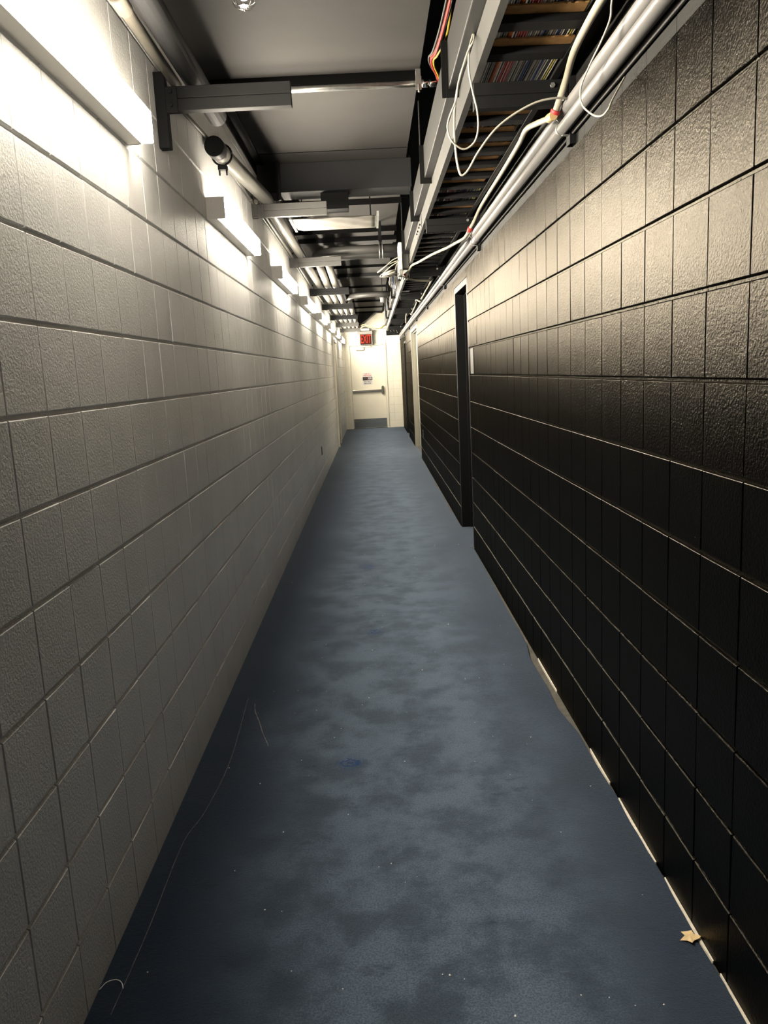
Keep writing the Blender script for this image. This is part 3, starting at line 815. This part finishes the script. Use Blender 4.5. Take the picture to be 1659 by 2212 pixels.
# wireway beside the tray, its hangers
ww = thing('wireway', 'grey metal wireway box along the outer edge of the cable tray', 'wireway', (.39, 0, 2.545))
WX0, WX1, WZ0, WZ1 = .358, .425, 2.545, 2.722
for k, (a, b) in enumerate(((-2.4, 3.38), (3.384, 6.0), (6.004, 9.0), (9.004, 12.0), (12.004, 15.0), (15.004, 19.2))):
    MB().box(WX0, WX1, a, b, WZ0, WZ1).build('section', M['duct'], ww, bevel=.004)
def wire_hanger(i, y, rod):
    t = thing('strap_hanger', '%s black L-shaped strap hanger on the wireway from the camera' % ORD[i], 'hanger', (WX0, y, WZ0), 'strap hangers on the wireway')
    MB().box(WX0 - .010, WX0 - .0005, y, y + .075, WZ0 - .008, WZ1).box(WX0 - .0005, RX0 - .001, y, y + .075, WZ0 - .008, WZ0 - .0005).box(WX0 - .026, WX0 - .010, y, y + .004, WZ0 - .032, WZ1).box(WX0 - .010, RX0 - .001, y, y + .004, WZ0 - .032, WZ0 - .008).build('strap', M['black'], t, bevel=.001)
    MB().tube([(WX0 - .014, y + .037, WZ0 + .015), (WX0 - .0105, y + .037, WZ0 + .015)], .006, 8).build('rivet', M['galv'], t)
    MB().tube([(WX0 - .014, y + .037, WZ0 + .06), (WX0 - .0105, y + .037, WZ0 + .06)], .006, 8).build('rivet', M['galv'], t)
    if i: MB().tube([(WX0 - .016, y + .03, WZ1 - .03), (WX0 - .016, y + .03, ZU - .0005)], .005, 8).build('threaded_rod', M['steel_dark'], t)
for i, (y, r_) in enumerate(((3.30, 1), (4.72, 1), (5.86, 1), (7.42, 1), (9.6, 1), (11.8, 1), (14.0, 1), (16.2, 1))): wire_hanger(i, y, r_)

# cable bundle rising from the steel conduit connector
bp = [(.41, 4.20, 2.872), (.398, 4.14, 2.89), (.372, 4.05, 2.90), (.352, 3.85, 2.86), (.343, 3.55, 2.772), (.347, 3.30, 2.748), (.350, 3.05, 2.742), (.352, 2.75, 2.745), (.354, 2.3, 2.75), (.354, 1.2, 2.75)]
for i, (cn, dx, dz, r) in enumerate((('red', -.008, -.004, .0055), ('orange', -.010, .008, .005), ('yellow', .003, -.0070, .0045), ('grey', -.020, .004, .004), ('dark', .004, .010, .0045))):
    path = bp if cn != 'yellow' else bp[:5] + [(.37, 3.40, 2.80), (.385, 3.3, 2.95), (.39, 3.28, 3.2)]
    o = MB().tube([(p[0] + dx * min(1, .3 + k * .3), p[1], p[2] + dz * min(1, .3 + k * .3)) for k, p in enumerate(path)], r, 8, smooth=6).build('power_cable', M['power_' + cn])
    tag(o, '%s cable coming out of the steel conduit and running along the wireway' % cn, 'cable', 'cables from the steel conduit')

# ------------------------------------------------------------------ loose white cables
loopA = [(.395, 2.80, 2.545), (.384, 2.75, 2.504), (.364, 2.75, 2.472), (.331, 2.75, 2.38), (.322, 2.75, 2.331), (.297, 2.75, 2.276), (.291, 2.75, 2.24), (.307, 2.76, 2.204),
         (.345, 2.77, 2.182), (.379, 2.77, 2.20), (.393, 2.76, 2.236), (.391, 2.75, 2.293), (.376, 2.745, 2.357), (.366, 2.745, 2.421), (.372, 2.76, 2.49), (.395, 2.82, 2.545)]
o = MB().tube(loopA, .0032, 8, smooth=8).build('loose_cable', M['cable_white']); tag(o, 'white cable hanging in a closed loop from the tray rail', 'cable')
loopB = [(.392, 2.80, 2.548), (.364, 2.77, 2.466), (.34, 2.765, 2.408), (.322, 2.765, 2.331), (.315, 2.765, 2.253), (.317, 2.765, 2.181), (.323, 2.765, 2.13), (.334, 2.765, 2.099),
         (.357, 2.765, 2.114), (.394, 2.765, 2.171), (.45, 2.765, 2.236), (.512, 2.765, 2.28), (.589, 2.765, 2.315), (.655, 2.77, 2.327), (.70, 2.79, 2.330), (.73, 2.83, 2.335)]
o = MB().tube(loopB, .0038, 8, smooth=8).build('loose_cable', M['cable_white']); tag(o, 'white cable drooping from the tray rail and rising to the plastic pipes', 'cable')
thin = [(.66, 2.1, 2.43), (.66, 2.168, 2.365), (.66, 2.184, 2.328), (.658, 2.258, 2.302), (.655, 2.356, 2.28), (.65, 2.433, 2.246), (.65, 2.419, 2.197), (.66, 2.347, 2.147), (.66, 2.257, 2.117),
        (.665, 2.215, 2.121), (.68, 2.236, 2.145), (.72, 2.30, 2.20), (.745, 2.33, 2.235)]
o = MB().tube(thin, .0026, 8, smooth=8).build('loose_cable', M['cable_white']); tag(o, 'thin wire curling around the lower white plastic pipe at the top right', 'cable')

def flex_run(label, pts, r, bands=(), end=True):
    t = thing('flexible_conduit', label, 'conduit', pts[0])
    MB().tube(pts, r, 12, smooth=8).build('hose', M['flex'], t)
    for (p, q, m, k) in bands:
        MB().tube([p, q], r * k, 12).build('band', m, t, bevel=.001)
    return t
flex_run('cream flexible conduit looping along the tray to a red bushing near the first tray strut',
         [(.665, 1.6, 2.425), (.667, 2.0, 2.421), (.669, 2.246, 2.420), (.671, 2.409, 2.418), (.679, 2.618, 2.412), (.694, 2.78, 2.388), (.684, 2.85, 2.335), (.6785, 2.8645, 2.3165)], .0115,
         [((.679, 2.864, 2.318), (.6755, 2.870, 2.308), M['red_band'], 1.5), ((.690, 2.845, 2.345), (.692, 2.835, 2.36), M['chrome'], 1.3)])
flex_run('cream flexible conduit running from the red bushing along the tray to the second tray strut',
         [(.672, 2.885, 2.302), (.665, 3.00, 2.325), (.664, 3.12, 2.350), (.672, 3.35, 2.395), (.70, 3.66, 2.421), (.707, 4.14, 2.422), (.709, 4.72, 2.420), (.712, 5.04, 2.415), (.70, 5.20, 2.378), (.682, 5.27, 2.348)], .0105,
         [((.673, 2.875, 2.304), (.669, 2.93, 2.311), M['brass'], 1.45), ((.684, 5.262, 2.351), (.678, 5.285, 2.336), M['red_band'], 1.5)])
flex_run('cream flexible conduit crossing under the tray to the white junction box',
         [(.674, 5.30, 2.330), (.66, 5.42, 2.312), (.63, 5.7, 2.325), (.62, 6.2, 2.37), (.56, 6.85, 2.418), (.47, 7.25, 2.415), (.42, 7.45, 2.415), (.398, 7.56, 2.390), (.385, 7.64, 2.382), (.365, 7.66, 2.365)], .0105,
         [((.362, 7.66, 2.362), (.352, 7.66, 2.35), M['red_band'], 1.3)])
flex_run('cream flexible conduit from below the junction box back under the third tray strut',
         [(.34, 7.62, 2.335), (.40, 7.75, 2.326), (.50, 7.90, 2.325), (.62, 8.0, 2.330), (.675, 8.3, 2.38), (.70, 8.8, 2.415), (.712, 9.5, 2.42), (.70, 9.75, 2.40), (.688, 10.0, 2.375), (.672, 10.2, 2.348)], .0105)
flex_run('cream flexible conduit with a kink between the fourth and fifth tray struts',
         [(.66, 10.35, 2.33), (.655, 10.9, 2.40), (.66, 11.2, 2.42), (.69, 11.5, 2.42), (.695, 12.1, 2.40), (.675, 12.6, 2.350)], .0105)
flex_run('cream flexible conduit hooking beside the pipes beyond the fifth tray strut',
         [(.68, 12.9, 2.345), (.665, 13.4, 2.42), (.645, 13.7, 2.43), (.65, 14.2, 2.40), (.675, 14.9, 2.34)], .0105)

# junction box with cover plate seen edge-on, cable coil
jb = thing('junction_box', 'white metal junction box hanging on the tray rail above the cable coil', 'junction box', (.36, 7.6, 2.36))
MB().box(.3345, .396, 7.56, 7.70, 2.405, 2.538).build('body', M['rail'], jb, bevel=.004)
MB().box(.300, .334, 7.52, 7.74, 2.345, 2.635).build('cover_plate', M['housing'], jb, bevel=.006)
MB().tube([(.296, 7.63, 2.62), (.30, 7.63, 2.62)], .006, 8).build('screw', M['steel_dark'], jb)
MB().tube([(.296, 7.63, 2.365), (.30, 7.63, 2.365)], .006, 8).build('screw', M['steel_dark'], jb)
for q in range(5): MB().tube([(.30 + .02 * q, 7.58 + .03 * q, 2.344), (.30 + .02 * q, 7.58 + .03 * q, 2.312)], .009, 8).build('connector', M['galv'], jb)
rng = random.Random(4)
def coil(cx, cy, cz, R, turns, label):
    pts = []
    for k in range(turns * 16):
        a = 2 * math.pi * k / 16
        rr = R * (1 + .10 * math.sin(a * .37) + rng.uniform(-.02, .02))
        pts.append((cx + rr * math.cos(a), cy + rr * 1.25 * math.sin(a), cz + .014 * math.sin(a * .53 + 1) + .002 * k / 16 + .25 * rr * math.cos(a)))
    pts.append((cx + R + .02, cy + .05, cz + .10)); pts.append((.318, cy + .06, 2.40))
    o = MB().tube(pts, .0042, 7, smooth=3).build('cable_coil', M['cable_white']); return tag(o, label, 'cable coil')
coil(.205, 7.50, 2.345, .058, 7, 'coil of white cable hanging beside the white junction box')
for lab, pts in (('white cable making the upper long droop left of the junction box', [(.30, 7.5, 2.50), (.24, 7.5, 2.475), (.17, 7.5, 2.42), (.115, 7.5, 2.378), (.096, 7.5, 2.372), (.12, 7.5, 2.39), (.20, 7.51, 2.44), (.30, 7.52, 2.475)]),
                 ('white cable making the lower long droop left of the junction box', [(.30, 7.47, 2.46), (.22, 7.47, 2.415), (.15, 7.47, 2.36), (.118, 7.47, 2.334), (.13, 7.47, 2.326), (.165, 7.47, 2.325), (.20, 7.48, 2.33)])):
    o = MB().tube(pts, .0042, 8, smooth=6).build('loose_cable', M['cable_white']); tag(o, lab, 'cable')
for i in range(6):
    xx = .215 + .013 * i
    o = MB().tube([(xx, 7.56, 2.335), (xx + .004 * i, 7.9, 2.33), (.24 + .02 * i, 8.6, 2.36 - .01 * i), (.33 + .008 * i, 9.5 + .15 * i, 2.40)], .0035, 6, smooth=6).build('drop_cable', M['jacket_blue'] if i == 2 else M['cable_white'])
    tag(o, ('blue' if i == 2 else 'white') + ' cable trailing from the coil to the tray', 'cable', 'cables trailing from the coil')
mt = MB().prism([(.225, 2.44), (.30, 2.50), (.34, 2.47), (.32, 2.40), (.24, 2.395)], 'y', 8.9, 8.905).build('mesh_plate', M['steel_mid'])
tag(mt, 'small grey plate hanging behind the trailing cables below the coil', 'plate')

# white cup-shaped sensor under the curved conduit, crossed wires, straps
cs = thing('ceiling_sensor', 'white cup-shaped sensor hanging under the far curved conduit', 'sensor', (.222, 12.7, 2.58))
MB().tube([(.222, 12.7, 2.618), (.222, 12.7, 2.605), (.222, 12.7, 2.56), (.222, 12.7, 2.54)], .04, 18, taper=[.046, .046, .036, .030]).build('body', M['pvc'], cs)
MB().tube([(.222, 12.7, 2.950 - .001), (.222, 12.7, 2.615)], .004, 8).build('stem', M['black'], cs)
o = MB().tube([(.262, 12.72, 2.60), (.31, 12.8, 2.575), (.35, 12.9, 2.535), (.393, 13.0, 2.50)], .003, 6, smooth=4).build('loose_cable', M['cable_white']); tag(o, 'white wire from the cup-shaped sensor to the tray', 'cable')
for k, (ya, yb) in enumerate(((14.2, 15.4), (16.0, 17.2))):
    o = MB().tube([(.315, ya, ZC - .002), (.335, (ya + yb) / 2, 2.80), (.338, yb, 2.62)], .010, 6).build('strap_brace', M['black'])
    tag(o, ('nearer' if k == 0 else 'farther') + ' black slanted strap between ceiling edge and wireway beyond the cup-shaped sensor', 'strap')

# ------------------------------------------------------------------ far end services
sl = MB().prism([(-.30, ZC - .002), (.20, ZC - .002), (-.20, 2.69), (-.28, 2.66), (-.30, 2.70)], 'y', 20.12, 20.57).build('sloped_duct', M['rail'], bevel=.004)
tag(sl, 'dark duct sloping down to the left at the end wall ceiling', 'duct')
bundle = [(-.277, 20.05, 2.66), (-.17, 19.95, 2.622), (-.03, 19.9, 2.575), (.10, 19.85, 2.53), (.19, 19.82, 2.51), (.28, 19.8, 2.525), (.37, 19.82, 2.585), (.44, 19.85, 2.612), (.58, 19.88, 2.616), (.70, 19.9, 2.63), (.755, 19.95, 2.66)]
for i, (cn, dz, m) in enumerate((('black', 0, M['black']), ('yellow', .0125, M['jacket_yellow']), ('cream', .0250, M['cable_white']), ('white', -.0125, M['cable_white']))):
    pts = [(p[0], p[1] - .012 * i, p[2] + dz * (1.6 if p[0] > .3 and i == 3 else 1) - (.05 if i == 3 and p[0] > .35 else 0)) for p in bundle]
    o = MB().tube(pts, .0055, 8, smooth=5).build('hanging_cable', m); tag(o, '%s cable sagging across the end wall above the exit sign' % cn, 'cable', 'sagging cables at the end wall')
tg = MB().box(.235, .262, 19.80, 19.803, 2.40, 2.475).build('cable_tag', M['lint'], bevel=.001); tag(tg, 'small white tag hanging from the sagging cables', 'tag')
MBt = MB().tube([(.248, 19.80, 2.475), (.248, 19.80, 2.505)], .002, 6).build('tag_string', M['lint'], tg)
eb = thing('cable_box', 'black box on the end wall where the tray ends', 'box', (.58, 20.5, 2.37))
MB().box(.41, .755, 20.47, YE - .003, 2.375, 2.50).build('body', M['black'], eb, bevel=.004)
for k, x_ in enumerate((.52, .60, .67)): MB().tube([(x_, 20.46, 2.50), (x_ + .015, 20.455, 2.46), (x_, 20.46, 2.42), (x_ - .02, 20.46, 2.385)], .004, 6, smooth=4).build('patch_wire', M['cable_white'], eb)
gb = MB().box(.645, .7605, 20.50, YE - .003, 2.165, 2.36).build('wall_box', M['cap'], bevel=.004); tag(gb, 'small grey box in the upper right corner of the end wall', 'box')

# ------------------------------------------------------------------ small wall items
op = thing('outlet_cover', 'dark outlet cover low on the grey wall far down the hall', 'outlet', (XL, 10.66, .37))
MB().box(XL - .001, XL + .006, 10.62, 10.70, .375, .49).build('plate', M['black'], op, bevel=.002)
MB().box(XL + .006, XL + .008, 10.645, 10.675, .392, .422).build('socket', M['steel_dark'], op)
MB().box(XL + .006, XL + .008, 10.645, 10.675, .442, .472).build('socket', M['steel_dark'], op)
oq = thing('outlet_cover', 'grey outlet cover low on the black wall before the cream doorway', 'outlet', (XR, 12.4, .39))
MB().box(XR - .006, XR + .001, 12.34, 12.42, .395, .51).build('plate', M['rail'], oq, bevel=.002)
MB().box(XR - .008, XR - .006, 12.365, 12.395, .412, .442).build('socket', M['steel_dark'], oq)
MB().box(XR - .008, XR - .006, 12.365, 12.395, .462, .492).build('socket', M['steel_dark'], oq)
cp = MB().box(XR - .004, XR + .001, 5.895, 6.06, 7 * B - .012, 8 * B - .024).build('cover_plate', M['rail'], bevel=.002)
tag(cp, 'pale smooth plate at the black wall corner beside the nearest doorway', 'plate')
cp2 = MB().box(XR - .002, XR + .001, 5.70, 5.88, 8 * B + .0, 8 * B + .13).build('cover_plate', M['wall_black'], bevel=.002)
tag(cp2, 'black painted-over square plate on the black wall near the nearest doorway', 'plate')
for i, (y, z) in enumerate(((10.18, 2.128), (10.70, 2.122), (10.55, 2.07), (10.15, 2.045), (12.59, 2.187), (12.31, 2.052), (12.27, 1.945), (10.94, 1.87), (10.57, 1.739), (12.46, 1.846), (12.5, 1.60), (12.35, 1.62), (10.4, 1.50), (12.45, 1.38))):
    o = MB().tube([(XR - .001, y, z), (XR + .012, y, z)], .011, 10).build('anchor_hole', M['black'])
    tag(o, 'small dark drilled anchor hole in the black wall before the cream doorway', 'hole', 'anchor holes in the black wall')

# ------------------------------------------------------------------ floor litter
sc_ = MB(); rng = random.Random(5)
n = 11
base = [(.735 + .028 * math.cos(2 * math.pi * k / n) * (1, .55, 1.0, .6, .9, .45, 1.05, .6, .95, .5, .8)[k], 1.74 + .024 * math.sin(2 * math.pi * k / n) * (1, .6, .95, .7, 1, .5, .9, .65, 1, .6, .8)[k]) for k in range(n)]
cv = sc_.bm.verts.new((.735, 1.74, .009))
rv = [sc_.bm.verts.new((p[0], p[1], .002 + rng.uniform(0, .007))) for p in base]
for k in range(n): sc_.bm.faces.new((cv, rv[k], rv[(k + 1) % n]))
o = sc_.build('paper_scrap', M['scrap']); so = o.modifiers.new('thick', 'SOLIDIFY'); so.thickness = .0012
tag(o, 'tan torn scrap lying on the carpet by the black wall', 'scrap')
o = MB().tube([(-.748, 1.672, .006), (-.735, 1.69, .010), (-.715, 1.697, .010), (-.700, 1.692, .006), (-.690, 1.674, .003)], .0011, 6, smooth=6).build('thread', M['lint'])
tag(o, 'pale loose thread on the carpet beside the grey wall', 'thread')
rng = random.Random(21)
spots = [(.505, 1.775), (.30, 1.69), (.35, 1.66), (.40, 1.62)]
def lint(x, y, r):
    return MB().ball((x, y, r * .5), r, 1, .35, (1, rng.uniform(.6, 1.5), .6)).build('lint_speck', M['lint'])
cnt = 0
while cnt < 110:
    y = 1.25 + 5.2 * rng.random() ** 1.8
    x = rng.uniform(-.68, .70)
    r = rng.choice([.0011, .0013, .0016, .002, .0026])
    tag(lint(x, y, r), 'tiny white lint speck on the blue carpet', 'lint', 'white lint specks on the carpet'); cnt += 1
# pale scuffed line in the carpet along the grey wall
def ribbon(pts, w, name, label):
    P = catmull(pts, 6); mb = MB(); rr = random.Random(3)
    Lp, Rp = [], []
    for i, p in enumerate(P):
        t = (P[min(i + 1, len(P) - 1)] - P[max(i - 1, 0)]).normalized()
        nrm = Vector((-t.y, t.x, 0)); ww_ = w * rr.uniform(.5, 1.2)
        Lp.append((p.x + nrm.x * ww_, p.y + nrm.y * ww_)); Rp.append((p.x - nrm.x * ww_, p.y - nrm.y * ww_))
    mb.prism(Lp + Rp[::-1], 'z', -.002, .0006)
    return tag(mb.build(name, M['scuffline']), label, 'mark')
M['scuffline'] = mat('pale scuffed pile', (0.12, 0.12, 0.13), 0.9, 0, 0.5, 60, spec=.1)
ribbon([(-.496, 2.912, 0), (-.535, 3.03, 0), (-.566, 3.139, 0), (-.60, 3.25, 0), (-.614, 3.335, 0)], .0025, 'scuff_mark', 'short pale scuff curving away from the grey wall on the carpet')
ribbon([(-.696, 1.60, 0), (-.691, 1.75, 0), (-.688, 1.92, 0), (-.688, 2.28, 0), (-.655, 2.46, 0), (-.632, 2.82, 0), (-.655, 3.4, 0)], .0012, 'scuff_mark', 'long faint line in the carpet running along the grey wall')
